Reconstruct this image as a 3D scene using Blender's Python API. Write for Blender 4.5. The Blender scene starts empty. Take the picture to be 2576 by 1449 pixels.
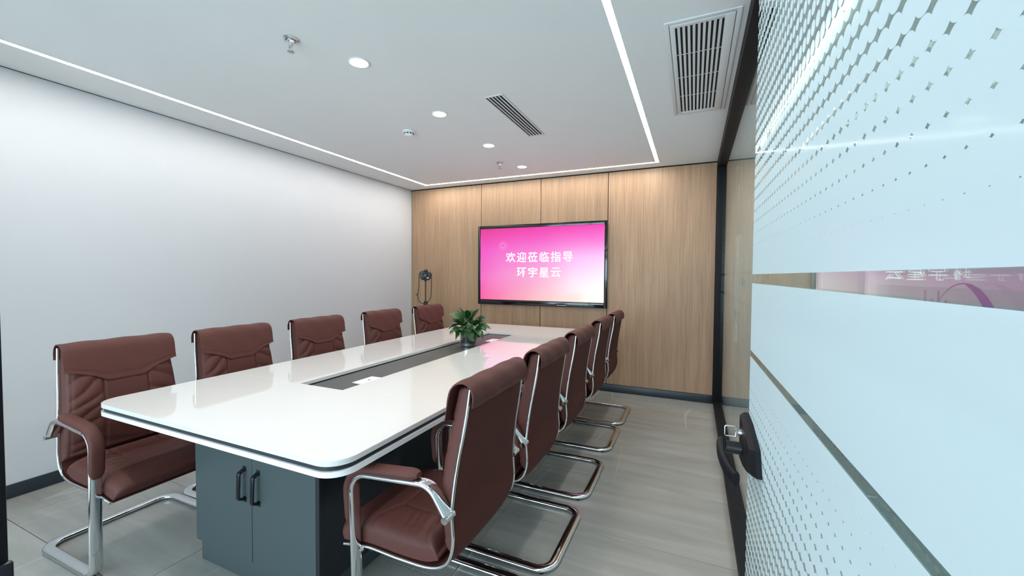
import bpy, bmesh, math, random
from mathutils import Vector, Matrix
random.seed(7)
PI = math.pi
sc = bpy.context.scene
COL = sc.collection

# ---------------------------------------------------------------- camera
F_PX, YAW, PITCH, ROLL, HC = 1029.37, .4173, .0315, .0061, 1.3419
cam_d = bpy.data.cameras.new('camera')
cam = bpy.data.objects.new('camera', cam_d); COL.objects.link(cam)
cam_d.sensor_width = 36; cam_d.lens = 36 * F_PX / 2576
cam_d.clip_start = .02
fw = Vector((-math.sin(YAW) * math.cos(PITCH), math.cos(YAW) * math.cos(PITCH), -math.sin(PITCH)))
rt = Vector((math.cos(YAW), math.sin(YAW), 0)); up = rt.cross(fw)
c_, s_ = math.cos(ROLL), math.sin(ROLL)
r2 = c_ * rt + s_ * up; u2 = -s_ * rt + c_ * up
M = Matrix((r2, u2, -fw)).transposed().to_4x4(); M.translation = (0, 0, HC)
cam.matrix_world = M
sc.camera = cam

# ---------------------------------------------------------------- light and exposure
sc.view_settings.view_transform = 'Standard'; sc.view_settings.look = 'None'
sc.view_settings.gamma = 1; sc.view_settings.use_curve_mapping = False
sc.view_settings.exposure = 0.0
LED_E, LED_C = 50.0, (1.0, .97, .93)        # ceiling light channel
SPOT_W, SPOT_C = 15.0, (1.0, .93, .83)      # each downlight
DAY_W, DAY_C = 300.0, (.68, .855, 1.0)       # daylight through the office window behind the camera
PANEL_W = 26.0                              # office ceiling lights outside the room
w = bpy.data.worlds.new('world'); sc.world = w; w.use_nodes = True
w.node_tree.nodes['Background'].inputs[0].default_value = (.75, .87, 1, 1)
w.node_tree.nodes['Background'].inputs[1].default_value = .25

def area(name, loc, rot, sx, sy, watts, color):
    l = bpy.data.lights.new(name, 'AREA'); l.shape = 'RECTANGLE'; l.size = sx; l.size_y = sy
    l.energy = watts; l.color = color
    o = bpy.data.objects.new(name, l); COL.objects.link(o); o.location = loc; o.rotation_euler = rot
    return o
area('window_daylight', (-1.9, -3.1, 1.10), (PI / 2, 0, 0), 4.8, 2.1, DAY_W, DAY_C)
area('office_light', (-1.2, -1.4, 2.50), (0, 0, 0), 1.2, .6, PANEL_W, (.84, .95, 1))
area('office_light', (1.3, .5, 2.50), (0, 0, 0), .6, 1.2, PANEL_W, (.9, .97, 1))
area('office_light', (1.3, 3.3, 2.50), (0, 0, 0), .6, 1.2, PANEL_W, (.95, .98, 1))

# ---------------------------------------------------------------- dimensions
XL, XR, YB, H = -3.685, .204, 4.7786, 2.534
YN = .20                                     # room side of the near wall
X0, X1, Y0, Y1 = -3.685, 2.4, -3.6, 4.7786   # office outside

# ---------------------------------------------------------------- materials
def sr(r, g, b):
    f = lambda c: (c / 255 / 12.92) if c / 255 <= .04045 else ((c / 255 + .055) / 1.055) ** 2.4
    return (f(r), f(g), f(b), 1)
def mat(name, col, rough=.5, metal=0, spec=.5, noise=0, nscale=40, bump=0, bscale=200, coat=0, emit=None, es=0):
    m = bpy.data.materials.new(name); m.use_nodes = True
    nt = m.node_tree; b = nt.nodes['Principled BSDF']
    b.inputs['Base Color'].default_value = col; b.inputs['Roughness'].default_value = rough
    b.inputs['Metallic'].default_value = metal; b.inputs['Specular IOR Level'].default_value = spec
    b.inputs['Coat Weight'].default_value = coat; b.inputs['Coat Roughness'].default_value = .05
    tc = nt.nodes.new('ShaderNodeTexCoord')
    n = nt.nodes.new('ShaderNodeTexNoise'); n.inputs['Scale'].default_value = nscale; n.inputs['Detail'].default_value = 4
    nt.links.new(tc.outputs['Object'], n.inputs['Vector'])
    mp = nt.nodes.new('ShaderNodeMapRange')
    mp.inputs['To Min'].default_value = 1 - noise; mp.inputs['To Max'].default_value = 1 + noise
    nt.links.new(n.outputs['Fac'], mp.inputs['Value'])
    mx = nt.nodes.new('ShaderNodeVectorMath'); mx.operation = 'SCALE'
    mx.inputs[0].default_value = col[:3]; nt.links.new(mp.outputs[0], mx.inputs['Scale'])
    nt.links.new(mx.outputs[0], b.inputs['Base Color'])
    if bump:
        n2 = nt.nodes.new('ShaderNodeTexNoise'); n2.inputs['Scale'].default_value = bscale; n2.inputs['Detail'].default_value = 3
        nt.links.new(tc.outputs['Object'], n2.inputs['Vector'])
        bp = nt.nodes.new('ShaderNodeBump'); bp.inputs['Strength'].default_value = bump; bp.inputs['Distance'].default_value = .002
        nt.links.new(n2.outputs['Fac'], bp.inputs['Height']); nt.links.new(bp.outputs[0], b.inputs['Normal'])
    if emit:
        b.inputs['Emission Color'].default_value = emit; b.inputs['Emission Strength'].default_value = es
    return m
Mt = {}
Mt['wall'] = mat('white_wall_paint', sr(207, 209, 212), .75, noise=.01, nscale=6, bump=.06, bscale=120, spec=.2)
Mt['ceil'] = mat('ceiling_paint', sr(226, 228, 228), .9, noise=.01, nscale=4, spec=.1)
Mt['office_wall'] = mat('office_wall_paint', sr(206, 208, 206), .8, noise=.02, nscale=5, spec=.2)
Mt['black'] = mat('black_metal_frame', sr(15, 17, 22), .55, noise=.05, spec=.2)
Mt['base'] = mat('dark_baseboard', sr(38, 46, 54), .4, noise=.05)
Mt['gloss_white'] = mat('white_gloss_lacquer', sr(224, 223, 221), .03, noise=.004, coat=.4)
Mt['edge_white'] = mat('white_table_edge', sr(240, 242, 244), .2, noise=.01)
Mt['dark_band'] = mat('dark_table_band', sr(38, 42, 48), .35, noise=.05)
Mt['tray'] = mat('charcoal_tray', sr(66, 68, 68), .42, noise=.06, nscale=200)
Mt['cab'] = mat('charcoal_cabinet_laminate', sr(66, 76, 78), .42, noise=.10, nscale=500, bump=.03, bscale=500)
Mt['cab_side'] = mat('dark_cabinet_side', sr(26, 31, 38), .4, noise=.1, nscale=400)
Mt['groove'] = mat('dark_groove', sr(14, 14, 16), .7)
Mt['plastic_black'] = mat('black_plastic', sr(18, 18, 20), .35, noise=.05)
Mt['handle'] = mat('dark_handle_metal', sr(40, 44, 50), .25, metal=.6)
Mt['brown'] = mat('brown_upholstery', sr(85, 46, 40), .58, noise=.07, nscale=60, bump=.25, bscale=900, spec=.35)
Mt['brown_back'] = mat('brown_back_fabric', sr(78, 38, 31), .72, noise=.06, nscale=60, bump=.35, bscale=1200, spec=.25)
Mt['chrome'] = mat('polished_chrome', (.80, .82, .84, 1), .10, metal=1, noise=.02)
Mt['rubber'] = mat('black_rubber', sr(16, 16, 18), .8)
Mt['vent_white'] = mat('white_vent_metal', sr(212, 214, 214), .5, noise=.01)
Mt['vent_dark'] = mat('dark_vent_inside', sr(26, 28, 31), .8)
Mt['white_plastic'] = mat('white_plastic', sr(232, 233, 232), .35, noise=.01)
Mt['steel'] = mat('brushed_steel', (.62, .64, .66, 1), .28, metal=1, noise=.05)
Mt['led'] = mat('light_channel_diffuser', (1, 1, 1, 1), .5, emit=(*LED_C, 1), es=LED_E)
Mt['bulb'] = mat('downlight_lens', (1, 1, 1, 1), .5, emit=(1, .95, .86, 1), es=30)
Mt['tv_black'] = mat('glossy_black_bezel', sr(10, 10, 12), .12, coat=.3)
Mt['soil'] = mat('dark_soil', sr(26, 24, 22), .9, noise=.4, nscale=80, bump=.6, bscale=60)
Mt['stem'] = mat('green_stem', sr(70, 110, 50), .5, noise=.1)
Mt['strap'] = mat('strap_webbing', sr(28, 20, 18), .7, noise=.1)
Mt['cam_grey'] = mat('lens_grey', sr(40, 42, 48), .3)
Mt['purple'] = mat('purple_print', sr(112, 96, 158), .5, noise=.03)
Mt['dim_print'] = mat('faded_purple_print', sr(168, 138, 158), .5, noise=.03)
Mt['grey_print'] = mat('grey_print', sr(110, 122, 120), .5, noise=.03)

def leaf_mat():
    m = mat('glossy_leaf', sr(36, 78, 36), .35, noise=.25, nscale=14)
    nt = m.node_tree; oi = nt.nodes.new('ShaderNodeObjectInfo'); b = nt.nodes['Principled BSDF']
    hs = nt.nodes.new('ShaderNodeHueSaturation'); src = b.inputs['Base Color'].links[0].from_socket
    mr = nt.nodes.new('ShaderNodeMapRange'); mr.inputs['To Min'].default_value = .55; mr.inputs['To Max'].default_value = 1.35
    nt.links.new(oi.outputs['Random'], mr.inputs['Value']); nt.links.new(mr.outputs[0], hs.inputs['Value'])
    nt.links.new(src, hs.inputs['Color']); nt.links.new(hs.outputs[0], b.inputs['Base Color'])
    return m
Mt['leaf'] = leaf_mat()

def wood_mat():
    m = bpy.data.materials.new('fluted_oak_veneer'); m.use_nodes = True
    nt = m.node_tree; b = nt.nodes['Principled BSDF']; L = nt.links.new
    g = nt.nodes.new('ShaderNodeNewGeometry'); oi = nt.nodes.new('ShaderNodeObjectInfo')
    mp = nt.nodes.new('ShaderNodeMapping'); mp.inputs['Scale'].default_value = (160, 1, 2.2)
    L(g.outputs['Position'], mp.inputs['Vector'])
    n = nt.nodes.new('ShaderNodeTexNoise'); n.inputs['Scale'].default_value = 1; n.inputs['Detail'].default_value = 6; n.inputs['Roughness'].default_value = .7
    L(mp.outputs[0], n.inputs['Vector'])
    mp2 = nt.nodes.new('ShaderNodeMapping'); mp2.inputs['Scale'].default_value = (18, 1, .8); L(g.outputs['Position'], mp2.inputs['Vector'])
    n2 = nt.nodes.new('ShaderNodeTexNoise'); n2.inputs['Scale'].default_value = 1; n2.inputs['Detail'].default_value = 3; L(mp2.outputs[0], n2.inputs['Vector'])
    ad = nt.nodes.new('ShaderNodeMath'); ad.operation = 'MULTIPLY_ADD'; ad.inputs[1].default_value = .35; L(n2.outputs['Fac'], ad.inputs[0]); L(n.outputs['Fac'], ad.inputs[2])
    cr = nt.nodes.new('ShaderNodeValToRGB'); e = cr.color_ramp.elements
    e[0].position = .42; e[0].color = sr(136, 106, 82); e[1].position = .92; e[1].color = sr(184, 152, 122)
    L(ad.outputs[0], cr.inputs[0]); L(cr.outputs[0], b.inputs['Base Color'])
    b.inputs['Roughness'].default_value = .48; b.inputs['Specular IOR Level'].default_value = .35
    bp = nt.nodes.new('ShaderNodeBump'); bp.inputs['Strength'].default_value = .25; bp.inputs['Distance'].default_value = .001
    L(n.outputs['Fac'], bp.inputs['Height']); L(bp.outputs[0], b.inputs['Normal'])
    return m
Mt['wood'] = wood_mat()

def tile_mat():
    m = bpy.data.materials.new('grey_marble_tile'); m.use_nodes = True
    nt = m.node_tree; b = nt.nodes['Principled BSDF']; L = nt.links.new
    g = nt.nodes.new('ShaderNodeNewGeometry'); oi = nt.nodes.new('ShaderNodeObjectInfo')
    cb = nt.nodes.new('ShaderNodeCombineXYZ'); ml = nt.nodes.new('ShaderNodeMath'); ml.operation = 'MULTIPLY'; ml.inputs[1].default_value = 37
    L(oi.outputs['Random'], ml.inputs[0]); L(ml.outputs[0], cb.inputs[2]); L(ml.outputs[0], cb.inputs[0])
    va = nt.nodes.new('ShaderNodeVectorMath'); va.operation = 'ADD'; L(g.outputs['Position'], va.inputs[0]); L(cb.outputs[0], va.inputs[1])
    def noise(scale, sc3, det, dist):
        mp = nt.nodes.new('ShaderNodeMapping'); mp.inputs['Scale'].default_value = sc3; L(va.outputs[0], mp.inputs['Vector'])
        n = nt.nodes.new('ShaderNodeTexNoise'); n.inputs['Scale'].default_value = scale; n.inputs['Detail'].default_value = det
        n.inputs['Distortion'].default_value = dist; n.inputs['Roughness'].default_value = .6; L(mp.outputs[0], n.inputs['Vector']); return n
    n1 = noise(1, (1.3, 10, 1), 7, .5); n2 = noise(1, (1.2, 2.0, 1), 4, .8)
    cr = nt.nodes.new('ShaderNodeValToRGB'); e = cr.color_ramp.elements
    e[0].position = .28; e[0].color = sr(134, 133, 129); e[1].position = .66; e[1].color = sr(162, 160, 156)
    x = e.new(.5); x.color = sr(150, 148, 143)
    mx = nt.nodes.new('ShaderNodeMix'); mx.data_type = 'FLOAT'; mx.inputs[0].default_value = .4
    L(n1.outputs['Fac'], mx.inputs[2]); L(n2.outputs['Fac'], mx.inputs[3]); L(mx.outputs[0], cr.inputs[0])
    # thin pale veins running into the room
    n3 = noise(1, (1.5, .22, 1), 1, .25)
    s = nt.nodes.new('ShaderNodeMath'); s.operation = 'SUBTRACT'; s.inputs[1].default_value = .5; L(n3.outputs['Fac'], s.inputs[0])
    a = nt.nodes.new('ShaderNodeMath'); a.operation = 'ABSOLUTE'; L(s.outputs[0], a.inputs[0])
    mr = nt.nodes.new('ShaderNodeMapRange'); mr.inputs['From Min'].default_value = 0; mr.inputs['From Max'].default_value = .0035
    mr.inputs['To Min'].default_value = .30; mr.inputs['To Max'].default_value = 0; L(a.outputs[0], mr.inputs['Value'])
    mc = nt.nodes.new('ShaderNodeMix'); mc.data_type = 'RGBA'; L(mr.outputs[0], mc.inputs[0]); L(cr.outputs[0], mc.inputs[6]); mc.inputs[7].default_value = sr(205, 206, 202)
    L(mc.outputs[2], b.inputs['Base Color'])
    b.inputs['Roughness'].default_value = .16; b.inputs['Specular IOR Level'].default_value = .5
    return m
Mt['tile'] = tile_mat()
Mt['grout'] = mat('dark_grout', sr(98, 99, 96), .9, noise=.1)

def glass_mat(name, tint, boost=0.0):
    m = bpy.data.materials.new(name); m.use_nodes = True; nt = m.node_tree; nt.nodes.clear(); L = nt.links.new
    o = nt.nodes.new('ShaderNodeOutputMaterial'); mx = nt.nodes.new('ShaderNodeMixShader')
    t = nt.nodes.new('ShaderNodeBsdfTransparent'); t.inputs[0].default_value = tint
    g = nt.nodes.new('ShaderNodeBsdfGlossy'); g.inputs['Roughness'].default_value = 0.0; g.inputs[0].default_value = (.98, 1, .99, 1)
    f = nt.nodes.new('ShaderNodeFresnel'); ge = nt.nodes.new('ShaderNodeNewGeometry')
    io = nt.nodes.new('ShaderNodeMapRange'); io.inputs['To Min'].default_value = 1.5; io.inputs['To Max'].default_value = 1 / 1.5
    L(ge.outputs['Backfacing'], io.inputs['Value']); L(io.outputs[0], f.inputs[0])
    if boost:
        ad = nt.nodes.new('ShaderNodeMath'); ad.operation = 'ADD'; ad.inputs[1].default_value = boost; L(f.outputs[0], ad.inputs[0]); L(ad.outputs[0], mx.inputs[0])
    else: L(f.outputs[0], mx.inputs[0])
    L(t.outputs[0], mx.inputs[1]); L(g.outputs[0], mx.inputs[2]); L(mx.outputs[0], o.inputs[0])
    return m
Mt['glass'] = glass_mat('clear_glass', (.92, .955, .945, 1))
Mt['pot_glass'] = glass_mat('clear_pot_glass', (.93, .96, .96, 1), .03)

def film_mat(name, zc, strips, ztop, zbot, phase_y, phase_z):
    """Frosted privacy film: a rectangular lattice of frosted discs that swell and merge towards the middle
    band, cut by clear strips. Object coordinates: y along the pane, z up."""
    m = bpy.data.materials.new(name); m.use_nodes = True; nt = m.node_tree; nt.nodes.clear(); L = nt.links.new
    tc = nt.nodes.new('ShaderNodeTexCoord'); sp = nt.nodes.new('ShaderNodeSeparateXYZ'); L(tc.outputs['Object'], sp.inputs[0])
    def M1(op, a, b=None, c=None):
        n = nt.nodes.new('ShaderNodeMath'); n.operation = op
        for i, v in enumerate((a, b, c)):
            if v is None: continue
            if isinstance(v, (int, float)): n.inputs[i].default_value = v
            else: L(v, n.inputs[i])
        return n.outputs[0]
    y, z = sp.outputs[1], sp.outputs[2]
    py, pz = .0215, .0264
    def cell(v, ph, p):
        q = M1('ADD', M1('DIVIDE', M1('SUBTRACT', v, ph), p), 1000.0)
        return M1('MULTIPLY', M1('SUBTRACT', M1('FRACT', q), .5), p), M1('FLOOR', q)
    cy, iy = cell(y, phase_y, py); cz, iz = cell(z, phase_z, pz)
    d = M1('SQRT', M1('ADD', M1('MULTIPLY', cy, cy), M1('MULTIPLY', cz, cz)))
    # radius taken at the row centre so that every disc is round
    rowz = M1('SUBTRACT', z, cz)
    dist = M1('ABSOLUTE', M1('SUBTRACT', rowz, zc))
    wn = nt.nodes.new('ShaderNodeTexWhiteNoise'); wn.noise_dimensions = '2D'
    cx = nt.nodes.new('ShaderNodeCombineXYZ'); L(iy, cx.inputs[0]); L(iz, cx.inputs[1]); L(cx.outputs[0], wn.inputs['Vector'])
    r = M1('SUBTRACT', .0176, M1('MULTIPLY', M1('SUBTRACT', dist, .10), .0275))
    r = M1('MAXIMUM', r, M1('SUBTRACT', .0098, M1('MULTIPLY', M1('SUBTRACT', dist, .38), .0105)))
    # a wide undistorted lattice: test the neighbours too so swollen discs overlap cleanly
    frost = M1('LESS_THAN', d, r)
    ay = M1('SUBTRACT', py, M1('ABSOLUTE', cy)); az = M1('SUBTRACT', pz, M1('ABSOLUTE', cz))
    d2 = M1('SQRT', M1('ADD', M1('MULTIPLY', ay, ay), M1('MULTIPLY', cz, cz)))
    d3 = M1('SQRT', M1('ADD', M1('MULTIPLY', cy, cy), M1('MULTIPLY', az, az)))
    frost = M1('MAXIMUM', frost, M1('MAXIMUM', M1('LESS_THAN', d2, r), M1('LESS_THAN', d3, r)))
    for (a, b_) in strips:
        ins = M1('MULTIPLY', M1('GREATER_THAN', z, a), M1('LESS_THAN', z, b_))
        frost = M1('MULTIPLY', frost, M1('SUBTRACT', 1.0, ins))
    df = nt.nodes.new('ShaderNodeBsdfDiffuse'); df.inputs[0].default_value = sr(204, 218, 223)
    tl = nt.nodes.new('ShaderNodeBsdfTranslucent'); tl.inputs[0].default_value = sr(214, 236, 236)
    mx = nt.nodes.new('ShaderNodeMixShader'); mx.inputs[0].default_value = .30; L(df.outputs[0], mx.inputs[1]); L(tl.outputs[0], mx.inputs[2])
    gl = nt.nodes.new('ShaderNodeBsdfGlossy'); gl.inputs['Roughness'].default_value = .10
    mg = nt.nodes.new('ShaderNodeMixShader'); mg.inputs[0].default_value = .03; L(mx.outputs[0], mg.inputs[1]); L(gl.outputs[0], mg.inputs[2]); mx = mg
    tr = nt.nodes.new('ShaderNodeBsdfTransparent'); m2 = nt.nodes.new('ShaderNodeMixShader')
    L(frost, m2.inputs[0]); L(tr.outputs[0], m2.inputs[1]); L(mx.outputs[0], m2.inputs[2])
    o = nt.nodes.new('ShaderNodeOutputMaterial'); L(m2.outputs[0], o.inputs[0])
    return m

def screen_mat():
    m = bpy.data.materials.new('lit_welcome_screen'); m.use_nodes = True; nt = m.node_tree; nt.nodes.clear(); L = nt.links.new
    tc = nt.nodes.new('ShaderNodeTexCoord'); sp = nt.nodes.new('ShaderNodeSeparateXYZ'); L(tc.outputs['Generated'], sp.inputs[0])
    def ramp(v, stops):
        c = nt.nodes.new('ShaderNodeValToRGB'); e = c.color_ramp.elements
        e[0].position, e[0].color = stops[0]; e[1].position, e[1].color = stops[-1]
        for p_, q_ in stops[1:-1]: x = e.new(p_); x.color = q_
        L(v, c.inputs[0]); return c.outputs[0]
    left = ramp(sp.outputs[2], [(0, sr(250, 100, 165)), (.3, sr(246, 108, 198)), (.7, sr(244, 88, 200)), (.93, sr(236, 62, 165)), (1, sr(225, 60, 150))])
    right = ramp(sp.outputs[2], [(0, sr(255, 250, 228)), (.3, sr(255, 226, 236)), (.55, sr(253, 190, 240)), (.8, sr(252, 120, 215)), (1, sr(250, 58, 186))])
    n = nt.nodes.new('ShaderNodeTexNoise'); n.inputs['Scale'].default_value = 1.6; L(tc.outputs['Generated'], n.inputs['Vector'])
    ma = nt.nodes.new('ShaderNodeMath'); ma.operation = 'MULTIPLY_ADD'; ma.inputs[1].default_value = .35; L(n.outputs['Fac'], ma.inputs[0])
    ms = nt.nodes.new('ShaderNodeMath'); ms.operation = 'SUBTRACT'; ms.inputs[1].default_value = .17; L(sp.outputs[0], ms.inputs[0]); L(ms.outputs[0], ma.inputs[2])
    mx = nt.nodes.new('ShaderNodeMix'); mx.data_type = 'RGBA'; L(ma.outputs[0], mx.inputs[0]); L(left, mx.inputs[6]); L(right, mx.inputs[7])
    e = nt.nodes.new('ShaderNodeEmission'); e.inputs[1].default_value = 1.0; L(mx.outputs[2], e.inputs[0])
    g = nt.nodes.new('ShaderNodeBsdfGlossy'); g.inputs['Roughness'].default_value = .15; g.inputs[0].default_value = (.03, .03, .03, 1)
    a = nt.nodes.new('ShaderNodeAddShader'); L(e.outputs[0], a.inputs[0]); L(g.outputs[0], a.inputs[1])
    o = nt.nodes.new('ShaderNodeOutputMaterial'); L(a.outputs[0], o.inputs[0])
    return m
Mt['screen'] = screen_mat()
Mt['screen_text'] = mat('lit_white_text', (1, 1, 1, 1), .5, emit=(1, 1, 1, 1), es=1.0)
Mt['spark'] = mat('pale_pink_spark', sr(250, 150, 215), .5, emit=sr(252, 150, 220), es=.75)

# ---------------------------------------------------------------- mesh helpers
def link(name, me, m=None, parent=None, loc=None, rot=None):
    if m is not None and not me.materials: me.materials.append(Mt[m] if isinstance(m, str) else m)
    o = bpy.data.objects.new(name, me); COL.objects.link(o)
    if parent is not None: o.parent = parent
    if loc is not None: o.location = loc
    if rot is not None: o.rotation_euler = rot
    return o
def mesh(name, bm, smooth=40):
    bmesh.ops.recalc_face_normals(bm, faces=bm.faces)
    me = bpy.data.meshes.new(name); bm.to_mesh(me); bm.free()
    if smooth:
        me.shade_smooth(); me.set_sharp_from_angle(angle=math.radians(smooth))
    return me
def box(bm, x0, x1, y0, y1, z0, z1, bev=0, seg=2):
    r = bmesh.ops.create_cube(bm, size=1)
    vs = r['verts']
    for v in vs:
        v.co = Vector(((x0 + x1) / 2 + v.co.x * (x1 - x0), (y0 + y1) / 2 + v.co.y * (y1 - y0), (z0 + z1) / 2 + v.co.z * (z1 - z0)))
    if bev:
        es = list({e for v in vs for e in v.link_edges})
        bmesh.ops.bevel(bm, geom=es, offset=bev, segments=seg, affect='EDGES', profile=.5)
    return vs
def bx(name, m, x0, x1, y0, y1, z0, z1, bev=.002, seg=2, parent=None):
    bm = bmesh.new(); box(bm, x0, x1, y0, y1, z0, z1, bev, seg)
    return link(name, mesh(name, bm), m, parent)
def frame_rect(bm, x0, x1, y0, y1, z0, z1, wx0, wx1, wy0, wy1, bev=0):
    """a rectangular ring in the xy plane"""
    box(bm, x0, x0 + wx0, y0, y1, z0, z1, bev); box(bm, x1 - wx1, x1, y0, y1, z0, z1, bev)
    box(bm, x0 + wx0, x1 - wx1, y0, y0 + wy0, z0, z1, bev); box(bm, x0 + wx0, x1 - wx1, y1 - wy1, y1, z0, z1, bev)
def lathe(bm, prof, seg=24, center=(0, 0, 0), close=True):
    rings = []
    for (r, z) in prof:
        if r < 1e-6: rings.append([bm.verts.new((center[0], center[1], center[2] + z))])
        else: rings.append([bm.verts.new((center[0] + r * math.cos(2 * PI * i / seg), center[1] + r * math.sin(2 * PI * i / seg), center[2] + z)) for i in range(seg)])
    for a, b in zip(rings, rings[1:]):
        for i in range(seg):
            j = (i + 1) % seg
            if len(a) == 1 and len(b) == 1: continue
            if len(a) == 1: bm.faces.new((a[0], b[i], b[j]))
            elif len(b) == 1: bm.faces.new((a[i], a[j], b[0]))
            else: bm.faces.new((a[i], a[j], b[j], b[i]))
def fillet(pts, seg=6):
    """pts: (x,y,z,r) -> rounded polyline"""
    P = [Vector(p[:3]) for p in pts]; out = [P[0]]
    for i in range(1, len(P) - 1):
        r = pts[i][3] if len(pts[i]) > 3 else 0
        if r <= 0: out.append(P[i]); continue
        a = (P[i - 1] - P[i]).normalized(); b = (P[i + 1] - P[i]).normalized()
        ang = a.angle(b); t = min(r / math.tan(ang / 2), (P[i - 1] - P[i]).length * .5, (P[i + 1] - P[i]).length * .5)
        rr = t * math.tan(ang / 2); c = P[i] + (a + b).normalized() * (rr / math.sin(ang / 2))
        s0 = P[i] + a * t - c; s1 = P[i] + b * t - c
        om = max(1e-6, s0.angle(s1))
        for k in range(seg + 1): out.append(c + (s0 * math.sin(om * (1 - k / seg)) + s1 * math.sin(om * k / seg)) / math.sin(om))
    out.append(P[-1]); return out
def catmull(pts, n=6):
    P = [Vector(p) for p in pts]; P = [2 * P[0] - P[1]] + P + [2 * P[-1] - P[-2]]; out = []
    for i in range(1, len(P) - 2):
        for k in range(n):
            t = k / n; a, b, c, d = P[i - 1:i + 3]
            out.append(.5 * ((2 * b) + (c - a) * t + (2 * a - 5 * b + 4 * c - d) * t * t + (3 * b - a - 3 * c + d) * t ** 3))
    out.append(P[-2]); return out
def sweep(bm, path, wide, thin, N0, seg=12, power=2.0, cap=True, scale=None):
    """oval tube along path by parallel transport; N0 = first wide direction"""
    n = len(path); T = []
    for i in range(n):
        a = path[max(i - 1, 0)]; b = path[min(i + 1, n - 1)]; T.append((b - a).normalized())
    N = Vector(N0); N = (N - T[0] * N.dot(T[0])).normalized(); rings = []
    for i in range(n):
        if i:
            q = T[i - 1].rotation_difference(T[i]); N = q @ N; N = (N - T[i] * N.dot(T[i])).normalized()
        B = T[i].cross(N); k = scale(i / (n - 1)) if scale else 1; ring = []
        for j in range(seg):
            a = 2 * PI * j / seg; ca, sa = math.cos(a), math.sin(a)
            x = math.copysign(abs(ca) ** (2 / power), ca); y = math.copysign(abs(sa) ** (2 / power), sa)
            ring.append(bm.verts.new(path[i] + N * (wide * x * k) + B * (thin * y * k)))
        rings.append(ring)
    for a, b in zip(rings, rings[1:]):
        for j in range(seg): k = (j + 1) % seg; bm.faces.new((a[j], a[k], b[k], b[j]))
    if cap: bm.faces.new(rings[0][::-1]); bm.faces.new(rings[-1])
def tube(name, m, pts, r, parent=None, seg=10, r2=None, N0=(0, 1, 0), smooth=True):
    bm = bmesh.new(); sweep(bm, [Vector(p) for p in pts], r, r2 or r, N0, seg)
    return link(name, mesh(name, bm, 50), m, parent)
def thing(name, label, cat, loc=(0, 0, 0), rotz=0, group=None):
    o = bpy.data.objects.new(name, None); COL.objects.link(o); o.location = loc; o.rotation_euler = (0, 0, rotz)
    o.empty_display_size = .1
    o['label'] = label; o['category'] = cat
    if group: o['group'] = group
    return o
def tag(o, label, cat, group=None):
    o['label'] = label; o['category'] = cat
    if group: o['group'] = group
    return o
def struct(o): o['kind'] = 'structure'; return o
def dup(root, loc, rotz, label, group):
    r = root.copy(); COL.objects.link(r); r.location = loc; r.rotation_euler = (0, 0, rotz); r['label'] = label; r['group'] = group
    for ch in list(root.children):
        c = ch.copy(); COL.objects.link(c); c.parent = r
        for g in list(ch.children): d = g.copy(); COL.objects.link(d); d.parent = c
    return r

# ================================================================ SETTING
# floor: screed plus porcelain tiles, 1.2 x 0.6 m
fl = struct(bx('floor', 'grout', X0 - .1, X1, Y0, Y1 + .1, -.06, -.0035, 0))
bm = bmesh.new(); box(bm, -.5985, .5985, -.2985, .2985, -.008, 0, .0012, 1); tile_me = mesh('tile', bm, 30); tile_me.materials.append(Mt['tile'])
xs = [.235 - .6 + 1.2 * k for k in range(-3, 3)]; ys = [.30 + .5965 * k for k in range(-6, 8)]
for ty in [1.787 + .6 * k for k in range(-9, 6)]:
    for tx in xs:
        a0, a1, b0, b1 = tx - .6, tx + .6, ty - .3, ty + .3
        if a1 < X0 + .01 or a0 > X1 - .01 or b1 < Y0 + .01 or b0 > Y1 - .01: continue
        if a0 < X0 - .02 or a1 > X1 or b0 < Y0 or b1 > Y1 - .001:
            c0, c1, d0, d1 = max(a0, X0 + .001), min(a1, X1 - .001), max(b0, Y0), min(b1, Y1 - .001)
            bm = bmesh.new(); mxx, myy = (c0 + c1) / 2, (d0 + d1) / 2
            box(bm, c0 - mxx + .0015, c1 - mxx - .0015, d0 - myy + .0015, d1 - myy - .0015, -.008, 0, .0012, 1)
            me = mesh('tile', bm, 30); me.materials.append(Mt['tile']); o = link('tile', me, None, fl, (mxx, myy, 0))
        else: o = link('tile', tile_me, None, fl, (tx, ty, 0))
# walls
struct(bx('wall_left', 'wall', XL - .12, XL, YN - .12, YB + .12, 0, H, 0))
struct(bx('wall_front', 'wall', XL, -3.30, YN - .10, YN, 0, H, 0))
for i_, (a_, b_) in enumerate(((-3.26, -2.08), (-2.04, -.835))):
    w_ = struct(bx('window_%d' % (i_ + 5), 'glass', a_, b_, YN - .055, YN - .045, .06, 2.40, 0))
struct(bx('trim_7', 'black', -3.30, -.835, YN - .10, YN, .001, .06, .002)); struct(bx('trim_8', 'black', -3.30, -.835, YN - .10, YN, 2.40, 2.44, .002))
struct(bx('trim_9', 'black', -3.30, -3.26, YN - .10, YN, .06, 2.40, .002)); struct(bx('trim_10', 'black', -2.08, -2.04, YN - .10, YN, .06, 2.40, .002))
struct(bx('wall_lintel', 'wall', -3.30, XR + .10, YN - .10, YN, 2.44, H, 0))
struct(bx('wall_office_left', 'office_wall', X0 - .12, X0, Y0, YN - .12, 0, H, 0))
struct(bx('wall_office_rear', 'office_wall', X0 - .12, X1 + .12, Y0 - .12, Y0, 0, H, 0))
struct(bx('wall_office_right', 'office_wall', X1, X1 + .12, Y0, Y1 + .12, 0, H, 0))
struct(bx('wall_office_end', 'office_wall', XR + .10, X1, Y1, Y1 + .12, 0, H, 0))
wb = struct(bx('wall_back', 'groove', XL, XR + .10, YB, YB + .12, 0, H, 0))
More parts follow.
